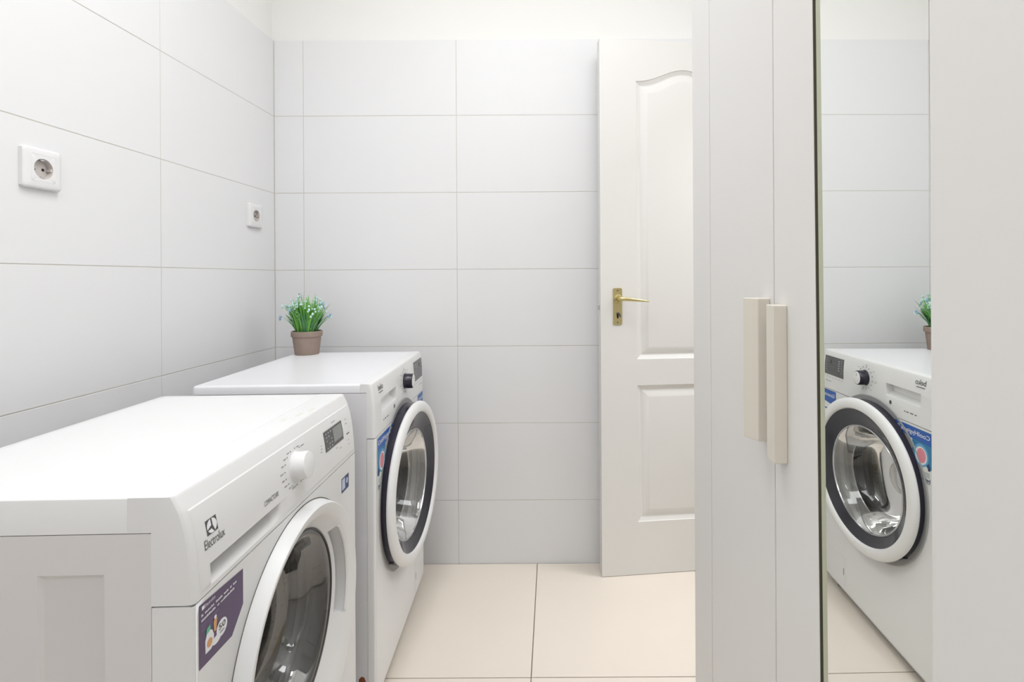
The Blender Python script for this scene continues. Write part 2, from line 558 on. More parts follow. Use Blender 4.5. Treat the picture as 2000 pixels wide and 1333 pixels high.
# ---------------------------------------------------------------- wardrobe with mirror door
def build_wardrobe():
    root = empty('wardrobe', (0.27655, 0.0, 0.0), 0.009)
    tag(root, 'tall white wardrobe on the right with cream handles and a mirror strip', 'wardrobe')
    # local x: into the wardrobe, y along its front, z up
    ZT = 2.36
    zb = 0.07
    s = {'end': 1.0149, 'a': 0.9091, 'b': 0.6532, 'me': 0.5517, 'mg': 0.5454, 'm0': 0.5352, 'c': 0.3838}
    D = 0.50
    g = 0.0010
    mbx = MB()
    mbx.box(0.0225, D, s['a'] + 0.001, s['end'], 0.0, ZT)
    mbx.box(0.021, D, -0.62, -0.60, 0.0, ZT)
    mbx.box(0.021, D, -0.60, s['end'] - 0.02, ZT - 0.02, ZT)
    mbx.box(0.021, D, -0.60, s['end'] - 0.02, zb - 0.02, zb)
    mbx.box(0.040, 0.055, -0.60, s['end'] - 0.02, 0.0, zb - 0.02)
    mbx.box(D - 0.008, D, -0.60, s['end'] - 0.02, zb, ZT - 0.02)
    mbx.build('carcass', 'wardrobe', root, smooth=False)
    box('side_panel', (0.0, 0.021, s['a'] + g, s['end'], 0.0, ZT), 'wardrobe', root, bevel=0.0012)
    da = box('wardrobe_door', (0.0, 0.018, s['b'] + g, s['a'] - 2.2 * g, zb, ZT - 0.004), 'wardrobe', root, bevel=0.0012)
    # second leaf: white stile, then the mirror glass set in front of the board
    def skew(b, k0, k1):
        v, f = box_vf(*b)
        ks = {b[2]: k0, b[3]: k1}
        return [(p[0], p[1] + ks[p[1]] * (p[2] - CAM_H), p[2]) for p in v], f
    KE = 0.0125
    db = MB()
    db.add(*skew((0.0, 0.018, s['me'], s['b'] - g, zb, ZT - 0.004), KE, 0.0))
    db.add(*skew((0.009, 0.018, s['c'] + 0.001, s['me'] - 0.0001, zb, ZT - 0.004), 0.0025, KE))
    db = db.build('wardrobe_door', 'wardrobe', root, bevel=0.0018)
    tag(db, 'white wardrobe door carrying the mirror strip')
    v, f = skew((0.0006, 0.0088, s['me'] - 0.0008, s['me'] - 0.0002, zb, ZT - 0.004), KE, KE)
    tag(link_mesh('mirror_gap_shade', v, f, 'gap', db), 'dark strip painted as shade in the groove beside the mirror')  # thin strip over the board edge; its dark colour is the groove's shade
    v, f = skew((0.0004, 0.0088, s['m0'], s['mg'], zb, ZT - 0.004), KE, KE)
    tag(link_mesh('mirror_edge', v, f, 'glass_edge', db, bevel=0.0006), 'greenish glass edge')
    v, f = skew((0.0, 0.0089, s['c'] + 0.0012, s['m0'] - 0.0001, zb, ZT - 0.004), 0.0025, KE)
    tag(link_mesh('mirror', v, f, 'mirror', db), 'silvered mirror glass')
    dc = box('wardrobe_door', (-0.0015, 0.018, 0.08, s['c'], zb, ZT - 0.004), 'wardrobe', root, bevel=0.0014)
    box('wardrobe_door', (0.0, 0.018, -0.60, 0.078, zb, ZT - 0.004), 'wardrobe', root, bevel=0.0014)
    # handles
    zz = ((0.9177, 1.0964), (0.906, 1.090))
    # (x, y) sections; x negative = proud of the door
    p1 = [(0.0, 0.6639), (-0.0155, 0.6639), (-0.0262, 0.6855), (-0.0235, 0.6875), (-0.006, 0.6875), (0.0, 0.6855)]
    p2 = [(0.0, 0.6165), (-0.0150, 0.6165), (-0.0158, 0.6175), (-0.0158, 0.6384), (0.0, 0.6384)]
    for p, (z0, z1), par, lb in ((p1, zz[0], da, 'cream plastic grip handle'), (p2, zz[1], db, 'cream plastic grip handle')):
        v, f = extrude_poly(p, 'z', z0, z1)
        tag(link_mesh('handle', v, f, 'cream', par, bevel=0.0011), lb)
build_wardrobe()

# ---------------------------------------------------------------- wall sockets
def socket(y, z, label):
    root = empty('wall_socket', (XL, y, z))
    tag(root, label, 'socket', 'wall sockets')
    h = 0.0425
    # frame, slightly pillowed, with a round well
    v = []; f = []
    seg = 64
    def sq(j, r):
        a = 2 * math.pi * (j + 0.5) / seg
        c, s_ = math.cos(a), math.sin(a)
        e = 34
        k = (abs(c) ** e + abs(s_) ** e) ** (-1 / e)
        return r * c * k, r * s_ * k
    rings = [('s', h, 0.0), ('s', h, 0.0085), ('s', h - 0.0012, 0.0102), ('s', h - 0.005, 0.0116), ('s', 0.0285, 0.0120), ('s', 0.0281, 0.0115), ('s', 0.0274, 0.0120), ('c', 0.0212, 0.0120)]
    for t, r, d in rings:
        for j in range(seg):
            if t == 's': p = sq(j, r)
            else:
                a = 2 * math.pi * (j + 0.5) / seg
                p = (r * math.cos(a), r * math.sin(a))
            v.append((d, p[0], p[1]))
    for k in range(len(rings) - 1):
        for j in range(seg):
            f.append((k * seg + j, k * seg + (j + 1) % seg, (k + 1) * seg + (j + 1) % seg, (k + 1) * seg + j))
    link_mesh('socket_plate', v, f, 'socket', root)
    v, f = lathe([(0.0212, 0.0120), (0.0204, 0.0105), (0.0198, 0.0006)], 0, 0, 48)
    v, f = cap((v, f), 48, last=True)
    well = link_mesh('socket_well', v, f, 'socket_in', root)
    for s_ in (-1, 1):
        v, f = cap(lathe([(0.0031, 0.0011), (0.0031, 0.0007)], s_ * 0.0095, 0, 20), 20, first=True)
        link_mesh('pin_hole', v, f, 'black', well)
        mbs = MB()
        mbs.box(0.0008, 0.0090, -0.0030, 0.0030, s_ * 0.0178 - 0.0010, s_ * 0.0178 + 0.0010)
        mbs.box(0.0060, 0.0095, -0.0045, 0.0045, s_ * 0.0186 - 0.0010, s_ * 0.0186 + 0.0010)
        tag(mbs.build('earth_clip', 'chrome', well), 'metal earth clip')
    for s_ in (-1, 1):
        box('guide_rib', (0.0008, 0.0105, s_ * 0.0185 - 0.0020, s_ * 0.0185 + 0.0020, -0.0028, 0.0028), 'socket_in', well)
socket(1.1245, 1.3585, 'white round-pin wall socket on the left tiles, larger and nearer one')
socket(1.932, 1.353, 'small distant white wall socket on the left tiles near the room corner')

# ---------------------------------------------------------------- washing machines
def sweep_front(us, zs, dfun, tail):
    """closed section swept along u: front samples (dfun(u,z), z) for z in zs, then tail points (d, z)."""
    v = []; f = []
    m = len(zs) + len(tail)
    for u in us:
        for z in zs:
            v.append((dfun(u, z), u, z))
        for (d, z) in tail:
            v.append((d, u, z))
    for i in range(len(us) - 1):
        for j in range(m):
            k = (j + 1) % m
            f.append((i * m + j, i * m + k, (i + 1) * m + k, (i + 1) * m + j))
    f.append(tuple(range(m))); f.append(tuple((len(us) - 1) * m + j for j in range(m)))
    return v, f

def front_with_hole(name, u0, u1, z0, z1, cu, cz, r, mname, parent, depth=0.03, back=-0.052, rnd=0.006, seg=96):
    v = []; f = []
    ui0, ui1 = u0 + rnd, u1 - rnd
    # outer boundary matched to the circle
    for ring in range(4):
        for j in range(seg):
            a = 2 * math.pi * j / seg
            c, s = math.cos(a), math.sin(a)
            if ring == 0:
                tx = ((ui1 - cu) / c if c > 1e-6 else (ui0 - cu) / c if c < -1e-6 else 1e9)
                tz = ((z1 - cz) / s if s > 1e-6 else (z0 - cz) / s if s < -1e-6 else 1e9)
                t = min(tx, tz)
                v.append((0, cu + c * t, cz + s * t))
            elif ring == 1: v.append((0, cu + c * (r + 0.002), cz + s * (r + 0.002)))
            elif ring == 2: v.append((-0.001, cu + c * r, cz + s * r))
            else: v.append((-depth, cu + c * r, cz + s * r))
    for k in range(3):
        for j in range(seg):
            j2 = (j + 1) % seg
            f.append((k * seg + j, k * seg + j2, (k + 1) * seg + j2, (k + 1) * seg + j))
    # corner triangles
    for (uc, zc) in ((ui0, z0), (ui1, z0), (ui1, z1), (ui0, z1)):
        ang = math.atan2(zc - cz, uc - cu) % (2 * math.pi)
        j = int(ang / (2 * math.pi) * seg)
        b = len(v); v.append((0, uc, zc))
        f.append((j % seg, (j + 1) % seg, b))
    # rounded vertical edges and side returns
    for (ue, ui, sg) in ((u0, ui0, -1), (u1, ui1, 1)):
        b = len(v)
        pts = [(-rnd + rnd * math.sin(math.pi / 2 * k / 5), ui + sg * rnd * math.cos(math.pi / 2 * k / 5)) for k in range(5, -1, -1)] + [(back, ue)]
        for (d, u) in pts:
            v.append((d, u, z0)); v.append((d, u, z1))
        for k in range(len(pts) - 1):
            f.append((b + 2 * k, b + 2 * k + 2, b + 2 * k + 3, b + 2 * k + 1))
    # bottom and top caps
    for z in (z0, z1):
        b = len(v)
        v.extend([(0, ui0, z), (0, ui1, z), (-rnd, u1, z), (back, u1, z), (back, u0, z), (-rnd, u0, z)])
        f.append((b, b + 1, b + 2, b + 3, b + 4, b + 5))
    return link_mesh(name, v, f, mname, parent, weld=True)

def side_panel(root, u, sg, D, dv, z0, z1, e, mname):
    """side sheet at u with a pressed rectangle e=(d0,d1,z0,z1,depth) and a thickness."""
    v = []; f = []
    d0, d1, za, zb, dep = e
    rings = [[(-D, z0), (-dv, z0), (-dv, z1), (-D, z1)],
             [(d0, za), (d1, za), (d1, zb), (d0, zb)],
             [(d0 + .004, za + .004), (d1 - .004, za + .004), (d1 - .004, zb - .004), (d0 + .004, zb - .004)],
             [(d0 + .007, za + .007), (d1 - .007, za + .007), (d1 - .007, zb - .007), (d0 + .007, zb - .007)]]
    dd = [0, 0, dep * 0.7, dep]
    for r, q in zip(rings, dd):
        for (d, z) in r: v.append((d, u - sg * q, z))
    for k in range(3):
        for j in range(4):
            f.append((k * 4 + j, k * 4 + (j + 1) % 4, (k + 1) * 4 + (j + 1) % 4, (k + 1) * 4 + j))
    f.append((12, 13, 14, 15))
    b = len(v)
    for (d, z) in rings[0]: v.append((d, u - sg * 0.0058, z))
    for j in range(4):
        f.append((j, (j + 1) % 4, b + (j + 1) % 4, b + j))
    f.append((b, b + 1, b + 2, b + 3))
    return link_mesh('side_panel', v, f, mname, root, angle=25)

def rest_of_body(root, D, W, zt, slab_d, slab_z, seam_d, fz, mside, mtop, rim=0.005, zb=0.022):
    e = (-0.193, -0.110, 0.18, 0.752 * zt / 0.848, 0.004)
    side_panel(root, 0.0, -1, D, seam_d, zb, slab_z - 0.0012, e, mside)
    side_panel(root, W, 1, D, seam_d, zb, slab_z - 0.0012, e, mside)
    box('back_panel', (-D, -D + 0.004, 0.012, W - 0.012, zb, slab_z - 0.0012), mside, root)
    box('base_plate', (-D + 0.004, -0.052, 0.012, W - 0.012, zb, zb + 0.004), mside, root)
    # dark liner inside the shell so that seams read as gaps
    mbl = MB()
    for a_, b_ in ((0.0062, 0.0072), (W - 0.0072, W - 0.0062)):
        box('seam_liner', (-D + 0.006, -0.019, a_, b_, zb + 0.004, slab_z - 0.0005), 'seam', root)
    # worktop with a shallow dished field
    x0, x1 = -D - 0.004, -slab_d - 0.0004
    v = []; f = []
    def rr(i, zz, r):
        pts = []
        for (sx, sy, a0) in ((1, 1, 0), (-1, 1, 90), (-1, -1, 180), (1, -1, 270)):
            rad = r if sx < 0 else 0.0004
            if i > 0.005 and sx > 0: rad = 0.0004
            cx = (x1 - (0 if True else i) if sx > 0 else x0 + i) - sx * rad
            cy = (W - i if sy > 0 else i) - sy * rad
            for k in range(6):
                a = math.radians(a0 + 90 * k / 5)
                pts.append((cx + rad * math.cos(a), cy + rad * math.sin(a), zz))
        return pts
    rings = [rr(0.0, slab_z, 0.012), rr(0.0, zt - rim, 0.012), rr(rim * 0.3, zt - rim * 0.3, 0.011), rr(rim, zt, 0.009), rr(0.017, zt, 0.006), rr(0.019, zt - 0.0004, 0.005)]
    m = len(rings[0])
    for r in rings: v.extend(r)
    for k in range(len(rings) - 1):
        for j in range(m):
            f.append((k * m + j, k * m + (j + 1) % m, (k + 1) * m + (j + 1) % m, (k + 1) * m + j))
    f.append(tuple((len(rings) - 1) * m + j for j in range(m)))
    f.append(tuple(range(m)))
    link_mesh('worktop', v, f, mtop, root, angle=50)
    for (d, u) in ((-0.05, 0.05), (-0.05, W - 0.05), (-D + 0.05, 0.05), (-D + 0.05, W - 0.05)):
        seg = 20
        v = []
        for (r, z) in ((0.024, 0.0), (0.024, 0.008), (0.010, 0.010), (0.010, zb)):
            v.extend([(d + r * math.cos(2 * math.pi * j / seg), u + r * math.sin(2 * math.pi * j / seg), z) for j in range(seg)])
        f = [(k * seg + j, k * seg + (j + 1) % seg, (k + 1) * seg + (j + 1) % seg, (k + 1) * seg + j) for k in range(3) for j in range(seg)]
        f += [tuple(range(seg)), tuple(3 * seg + j for j in range(seg))]
        link_mesh('foot', v, f, 'ink', root)

def drum_parts(root, cu, cz, rin, gdepth, gm='gasket'):
    # rubber bellows
    prof = [(rin + 0.055, -0.031), (rin + 0.02, -0.034), (rin + 0.004, -0.040), (rin + 0.002, -0.052), (rin + 0.010, -0.058), (rin + 0.010, -0.064), (rin + 0.002, -0.070), (rin + 0.012, -0.078), (rin + 0.014, -0.088), (rin + 0.022, -0.092)]
    link_mesh('door_gasket', *lathe(prof, cu, cz), gm, root)
    v, f = lathe([(rin + 0.016, -0.094), (rin + 0.022, -0.100), (0.232, -0.105), (0.232, -0.395), (0.225, -0.40)], cu, cz)
    v, f = cap((v, f), last=True)
    dr = link_mesh('drum', v, f, 'drum', root)
    for k in range(3):
        a = math.radians(20 + 120 * k)
        c, s = math.cos(a), math.sin(a)
        pts = []
        for (d, hh, ww) in ((-0.13, 0.01, 0.02), (-0.16, 0.05, 0.026), (-0.34, 0.05, 0.026), (-0.37, 0.01, 0.02)):
            for (q, w) in ((0.231, -ww), (0.231 - hh, -ww * 0.35), (0.231 - hh, ww * 0.35), (0.231, ww)):
                pts.append((d, cu + q * c - w * s, cz + q * s + w * c))
        f = [(i * 4 + j, i * 4 + j + 1, i * 4 + 5 + j, i * 4 + 4 + j) for i in range(3) for j in range(3)] + [(0, 1, 2, 3), (12, 13, 14, 15)]
        link_mesh('drum_paddle', pts, f, 'ink', dr)

def sm(t):
    t = max(0.0, min(1.0, t)); return t * t * (3 - 2 * t)

def interp(tab, z):
    for (a, b), (c, d) in zip(tab, tab[1:]):
        if z <= c: return b + (d - b) * max(0, (z - a)) / (c - a)
    return tab[-1][1]

def frange(a, b, n): return [a + (b - a) * k / n for k in range(n + 1)]

def round_end(u, W, r=0.008):
    e = min(u, W - u)
    if e >= r: return 0.0
    q = (r - e) / r
    return -r * (1 - math.sqrt(max(0, 1 - q * q)))

# ---- front machine (white knob, purple sticker)
def machine_front():
    D, W, ZT = 0.446, 0.600, 0.848
    root = empty('washing_machine', (-0.457, 0.674, 0.0), 0.03)
    tag(root, 'front white slim washing machine with purple sticker, nearest the camera', 'washing machine', 'washing machines')
    rest_of_body(root, D, W, ZT, 0.081, 0.8035, 0.0525, 0.709, 'enamel_aged', 'plastic', rim=0.0016)
    prof = [(0.700, 0.0005), (0.717, 0.0), (0.745, -0.0015), (0.781, -0.005), (0.805, -0.0095), (0.822, -0.0140), (0.8275, -0.0158), (0.840, -0.0218), (0.8465, -0.0250), (0.848, -0.0264)]
    RU0, RU1, RZ0, RZ1 = 0.034, 0.231, 0.7165, 0.7455
    def base(u, z):
        return interp(prof, z) + round_end(u, W)
    def surf(u, z):
        d = base(u, z)
        # raised inner panel
        if 0.012 <= u <= W - 0.012 and z > 0.7455 and z < 0.8265 - 0.0:
            d += 0.0016 * sm((u - 0.012) / 0.002) * sm((W - 0.012 - u) / 0.002) * sm((0.8265 - z) / 0.0015)
        elif 0.012 <= u <= W - 0.012 and 0.7165 < z <= 0.7455:
            k = 0.0016 * sm((u - 0.012) / 0.002) * sm((W - 0.012 - u) / 0.002) * sm((z - 0.7165) / 0.004)
            if u < RU0 or u > RU1 + 0.0005: d += k
            else: d += k * 0.0
        if RU0 <= u <= RU1 and RZ0 <= z <= RZ1:
            t = (z - RZ0) / (RZ1 - RZ0)
            ends = sm((u - RU0) / 0.006) * sm((RU1 - u) / 0.030)
            d -= 0.044 * sm(t * 1.25) * ends
        return d
    us = [0.0, 0.0012, 0.003, 0.005, 0.008, 0.0119, 0.0125, 0.0132, 0.0141, 0.02, 0.028, 0.0339, 0.0341] + frange(0.035, 0.041, 4) + frange(0.055, 0.20, 12) + frange(0.205, 0.2309, 8) + [0.2312, 0.2509, 0.2511] + frange(0.27, W - 0.0145, 16) + [W - 0.0141, W - 0.0132, W - 0.0125, W - 0.0119, W - 0.008, W - 0.005, W - 0.003, W - 0.0012, W]
    zs = [0.7105, 0.7135] + frange(0.7164, 0.7454, 12) + [0.7456, 0.755, 0.765, 0.775, 0.785, 0.795, 0.805, 0.813, 0.819, 0.8249, 0.8256, 0.8266, 0.828, 0.831, 0.834, 0.838, 0.842, 0.8445, 0.8465, 0.8475, 0.848]
    tail = [(-0.0812, 0.848), (-0.0812, 0.8035), (-0.0525, 0.8035), (-0.0525, 0.7105)]
    v, f = sweep_front(us, zs, surf, tail)
    fm = [1 if min(v[i][2] for i in q) >= 0.8479 else 0 for q in f]  # upward faces get the lighter plastic: the lit top is in the colour
    fascia = link_mesh('control_panel', v, f, None, root, angle=21, mats=['plastic_front', 'plastic'], fm=fm)
    CU, CZ = 0.305, 0.463
    front_with_hole('front_panel', 0.0, W, 0.022, 0.7085, CU, CZ, 0.222, 'plastic_front', root)
    # drawer lip shadow plate is the recess itself; print on the panel
    s2 = lambda u, z: surf(u, z)
    mb1 = MB()
    q = [(0.0345, 0.7815), (0.0580, 0.7815), (0.0580, 0.8010), (0.0345, 0.8010)]
    n = 6
    for i in range(n):
        for j in range(n):
            a0, a1 = 0.0345 + 0.0235 * i / n, 0.0345 + 0.0235 * (i + 1) / n
            b0, b1 = 0.7815 + 0.0195 * j / n, 0.7815 + 0.0195 * (j + 1) / n
            poly_on(mb1, [(a0, b0), (a1, b0), (a1, b1), (a0, b1)], s2, 0.0004)
    lg = mb1.build('brand_emblem', 'ink', fascia, smooth=False)
    mb2 = MB()
    cu_, cz_ = 0.04625, 0.79125
    R_ = 0.0107
    # white disc cut by a three-armed dark swoosh: three white sectors with a curved dark arrow between
    secs = [((98, 197), 0.0), ((-62, 82), 0.0), ((207, 285), 0.0)]
    def arm(a, r): return (cu_ + r * math.cos(a), cz_ + r * 0.86 * math.sin(a))
    for (a0, a1), _ in secs:
        ks = [math.radians(a0 + (a1 - a0) * k / 10) for k in range(11)]
        mid = math.radians((a0 + a1) / 2)
        inner = arm(mid, 0.0016 if a1 - a0 > 90 else 0.0045)
        for k in range(10):
            poly_on(mb2, [inner, arm(ks[k], R_), arm(ks[k + 1], R_)], s2, 0.0007)
    mb2.build('emblem_disc', 'white_print', fascia, smooth=False)
    mb3 = MB()
    text_on(mb3, 'Electrolux', 0.0265, 0.0710, 0.7660, 0.7785, s2, bold=-0.002)
    mb3.build('brand_lettering', 'ink', fascia, smooth=False)
    mb3 = MB()
    text_on(mb3, 'COMPACTCARE', 0.178, 0.224, 0.7585, 0.7665, s2)
    mb3.build('model_lettering', 'ink', fascia, smooth=False)
    # display
    mb4 = MB(); rect_on(mb4, 0.427, 0.527, 0.763, 0.8045, s2, 0.0006, 8)
    disp = mb4.build('display', 'panel_grey', fascia)
    mb4 = MB(); rect_on(mb4, 0.473, 0.522, 0.7705, 0.8005, s2, 0.0010, 6)
    mb4.build('lcd_window', 'lcd', fascia)
    mb4 = MB()
    for i in range(3):
        for j in range(5):
            if (i + j) % 5 == 3: continue
            uu = 0.435 + 0.0125 * i; zz_ = 0.7985 - 0.0075 * j
            rect_on(mb4, uu, uu + 0.005, zz_ - 0.0013, zz_ + 0.0013, s2, 0.0011)
    tag(mb4.build('display_icons', 'mark', fascia), kind='stuff')
    # programme marks
    KU, KZ = 0.299, 0.7815
    mb5 = MB()
    for k in range(15):
        a = math.radians(62 + 22.0 * k)
        if 15 < math.degrees(a) % 360 < 40: continue
        rr_ = 0.0395
        uu, zz_ = KU + rr_ * 1.15 * math.cos(a), KZ + rr_ * 0.80 * math.sin(a)
        rect_on(mb5, uu - 0.0022, uu + 0.0012, zz_ - 0.001, zz_ + 0.0012, s2, 0.0005)
        L = random.uniform(0.007, 0.014)
        sx = 1 if math.cos(a) > 0 else -1
        ua = uu + sx * 0.006
        rect_on(mb5, min(ua, ua + sx * L), max(ua, ua + sx * L), zz_ - 0.0008, zz_ + 0.0008, s2, 0.0005)
    for (a, b, c) in ((0.405, 0.412, 0.777), (0.407, 0.411, 0.783), (0.402, 0.411, 0.771), (0.475, 0.497, 0.812), (0.48, 0.489, 0.755), (0.50, 0.511, 0.749), (0.548, 0.556, 0.800), (0.545, 0.556, 0.790), (0.551, 0.558, 0.752), (0.552, 0.558, 0.742)):
        rect_on(mb5, a, b, c - 0.0007, c + 0.0007, s2, 0.0005)
    tag(mb5.build('programme_markings', 'ink_light', fascia), kind='stuff')
    mb5 = MB(); rect_on(mb5, 0.546, 0.563, 0.7655, 0.7680, s2, 0.0006)
    mb5.build('button_mark', 'ink', fascia)
    # knob, axis follows the local slope of the panel
    d0 = surf(KU, KZ)
    v, f = cap(lathe([(0.0262, 0.0), (0.0260, 0.0025), (0.0246, 0.0030), (0.0240, 0.0215), (0.0230, 0.0242), (0.0212, 0.0250)], KU, KZ, 64), 64, last=True)
    sl = 0.13
    v = [(d0 - 0.002 + p[0] - (p[2] - KZ) * sl, p[1], p[2] + p[0] * sl) for p in v]
    kn = link_mesh('knob', v, f, 'plastic', fascia)
    # lower front: stickers
    flat = lambda u, z: 0.0
    mb6 = MB()
    poly_on(mb6, [(0.0095, 0.6205), (0.083, 0.6165), (0.112, 0.6450), (0.112, 0.6965), (0.0095, 0.7035)], flat, 0.0005)
    st = mb6.build('purple_sticker', 'purple', root)
    mb6 = MB()
    rect_on(mb6, 0.0150, 0.0205, 0.6945, 0.6995, flat, 0.0008)
    text_on(mb6, 'Electrolux', 0.0215, 0.0440, 0.6945, 0.6990, flat, 0.0008)
    def words(z, u0, lens, h):
        u = u0
        for L in lens:
            k = max(1, int(L / 0.0022))
            for i in range(k):
                hh = h * random.uniform(0.55, 1.0)
                rect_on(mb6, u + i * 0.0022, u + i * 0.0022 + 0.0016, z, z + hh, flat, 0.0008)
            u += L + 0.0026
    words(0.6865, 0.014, (0.005, 0.021, 0.016, 0.012, 0.005, 0.010), 0.0032)
    words(0.6800, 0.014, (0.032, 0.005, 0.033), 0.0032)
    mb6.build('sticker_lettering', 'white_print', st, smooth=False)
    mb6 = MB()
    for (a, b, z) in ((0.014, 0.052, 0.6740), (0.014, 0.044, 0.6705), (0.014, 0.036, 0.6670)):
        rect_on(mb6, a, b, z, z + 0.0008, flat, 0.0008)
    mb6.build('sticker_small_print', 'lilac_print', st)
    mb6 = MB()
    bot = [(0.022, 0.633), (0.034, 0.6325), (0.040, 0.636), (0.0405, 0.648), (0.037, 0.656), (0.031, 0.6600), (0.0255, 0.658), (0.0215, 0.650)]
    poly_on(mb6, bot, flat, 0.0008)
    poly_on(mb6, circle_pts(0.0585, 0.6455, 0.0125, 24, 0.0115), flat, 0.0008)
    poly_on(mb6, circle_pts(0.046, 0.637, 0.010, 20, 0.0055), flat, 0.0009)
    poly_on(mb6, circle_pts(0.0435, 0.669, 0.0028, 14), flat, 0.0010)
    mb6.build('sticker_bottle', 'white_print', st)
    mb6 = MB(); poly_on(mb6, [(0.0235, 0.6565), (0.0325, 0.6590), (0.0325, 0.6660), (0.0245, 0.6645)], flat, 0.0010)
    mb6.build('sticker_cap', 'green_print', st)
    mb6 = MB()
    poly_on(mb6, [(0.0405, 0.651), (0.0455, 0.650), (0.0475, 0.666), (0.0430, 0.669), (0.0395, 0.664)], flat, 0.0009)
    poly_on(mb6, circle_pts(0.031, 0.643, 0.0058, 12), flat, 0.0011)
    mb6.build('sticker_orange_print', 'orange_print', st)
    mb6 = MB(); text_on(mb6, '50', 0.0510, 0.0665, 0.6445, 0.6525, flat, 0.0011, bold=0.01)
    rect_on(mb6, 0.0535, 0.0640, 0.6400, 0.6412, flat, 0.0011)
    mb6.build('sticker_number', 'ink', st)
    mb6 = MB(); poly_on(mb6, [(0.509, 0.645), (0.553, 0.645), (0.553, 0.677), (0.509, 0.677)], flat, 0.0004)
    mb6.build('blue_sticker', 'navy', root)
    mb6 = MB()
    poly_on(mb6, [(0.5105, 0.651), (0.530, 0.651), (0.530, 0.675), (0.5105, 0.675)], flat, 0.0007)
    poly_on(mb6, circle_pts(0.5415, 0.664, 0.0055, 16, 0.0070), flat, 0.0007)
    mb6.build('sticker_print', 'paleblue', root)
    # porthole door: outer circle and glass circle are not concentric
    G_ = (0.291, 0.487, 0.168)
    n = 26
    prof = []
    shp = [(0.0, -0.0050), (0.03, -0.0030), (0.10, 0.0010), (0.30, 0.0110), (0.46, 0.0188), (0.50, 0.0202), (0.70, 0.0232), (0.855, 0.0245), (0.875, 0.0232), (0.98, 0.0040), (1.0, 0.000)]
    ts = sorted(set([0.0, 0.015, 0.03, 0.06, 0.0999, 0.1001, 0.115, 0.13, 0.16, 0.20, 0.25, 0.29, 0.3399, 0.3401, 0.36, 0.42, 0.48, 0.55, 0.62, 0.68, 0.74, 0.80, 0.84, 0.8699, 0.8702, 0.88, 0.93, 0.96, 0.985, 1.0]))
    rings = []
    for t in ts:
        rings.append((G_[2] + (0.238 - G_[2]) * t, interp(shp, t) , G_[0] + (CU - G_[0]) * t, G_[1] + (CZ - G_[1]) * t))
    def wob(k, a, u, z):
        t = ts[k]
        ang = math.degrees((a - math.radians(10) + math.pi) % (2 * math.pi) - math.pi)
        if 0.10 < t < 0.34 and abs(ang) < 31:
            return -0.022 * sm((t - 0.10) / 0.02)
        return 0.0
    v, f = lathe(rings, CU, CZ, 192, wob=wob)
    dr = link_mesh('porthole_door', v, f, 'plastic_front', root, angle=32)
    # grip tongue over the pocket
    v, f = lathe([(0.1685, -0.0040), (0.166, -0.0020), (0.1645, -0.0025), (0.1640, -0.0060)], G_[0], G_[1], 128)
    tag(link_mesh('glass_rim', v, f, 'ink', dr), 'dark seal ring round the glass')
    v, f = lathe([(0.2375, 0.0004), (0.2398, 0.0004)], CU, CZ, 128)
    tag(link_mesh('door_gap_shade', v, f, 'gap', dr), 'thin dark ring painted as shade in the gap round the porthole door')  # flat ring on the panel, coloured dark in place of gap shade
    # raised lip over the outer side of the grip pocket
    vs = []; fs = []
    ka = [math.radians(10 - 31 + 62 * k / 24) for k in range(25)]
    for a in ka:
        for (t, d) in ((0.350, 0.011), (0.335, 0.0165), (0.365, 0.0190), (0.41, 0.0185), (0.42, 0.0140)):
            e = 1 - 0.0 * a
            r = G_[2] + (0.238 - G_[2]) * t
            vs.append((d, G_[0] + (CU - G_[0]) * t + r * math.cos(a), G_[1] + (CZ - G_[1]) * t + r * math.sin(a)))
    for i in range(24):
        for j in range(5):
            fs.append((i * 5 + j, i * 5 + (j + 1) % 5, (i + 1) * 5 + (j + 1) % 5, (i + 1) * 5 + j))
    fs += [(0, 1, 2, 3, 4), (120, 121, 122, 123, 124)]
    link_mesh('grip_lip', vs, fs, 'plastic_front', dr)
    v, f = cap(lathe([(0.1655, -0.0045), (0.157, -0.0040), (0.152, -0.0060), (0.144, -0.014), (0.132, -0.030), (0.127, -0.034), (0.121, -0.050), (0.110, -0.068), (0.085, -0.078), (0.05, -0.080)], G_[0], G_[1], 96), 96, last=True)
    link_mesh('door_glass', v, f, 'glass1', dr)
    drum_parts(root, CU - 0.012, CZ + 0.02, 0.156, 0.0)
    # faint residue on the worktop edge
    pts = []
    sp = MB()
    for (d, u, r, s_) in ((-0.048, 0.41, 0.0050, 3.4), (-0.040, 0.45, 0.0040, 4.0), (-0.060, 0.37, 0.0030, 4.0)):
        p = [(d + r * random.uniform(.7, 1.2) * math.cos(2 * math.pi * k / 12), u + s_ * r * random.uniform(.7, 1.2) * math.sin(2 * math.pi * k / 12), ZT + 0.0002) for k in range(12)]
        sp.add(p, [tuple(range(12))])
    sp.build('glue_residue', 'scuff', root)
machine_front()

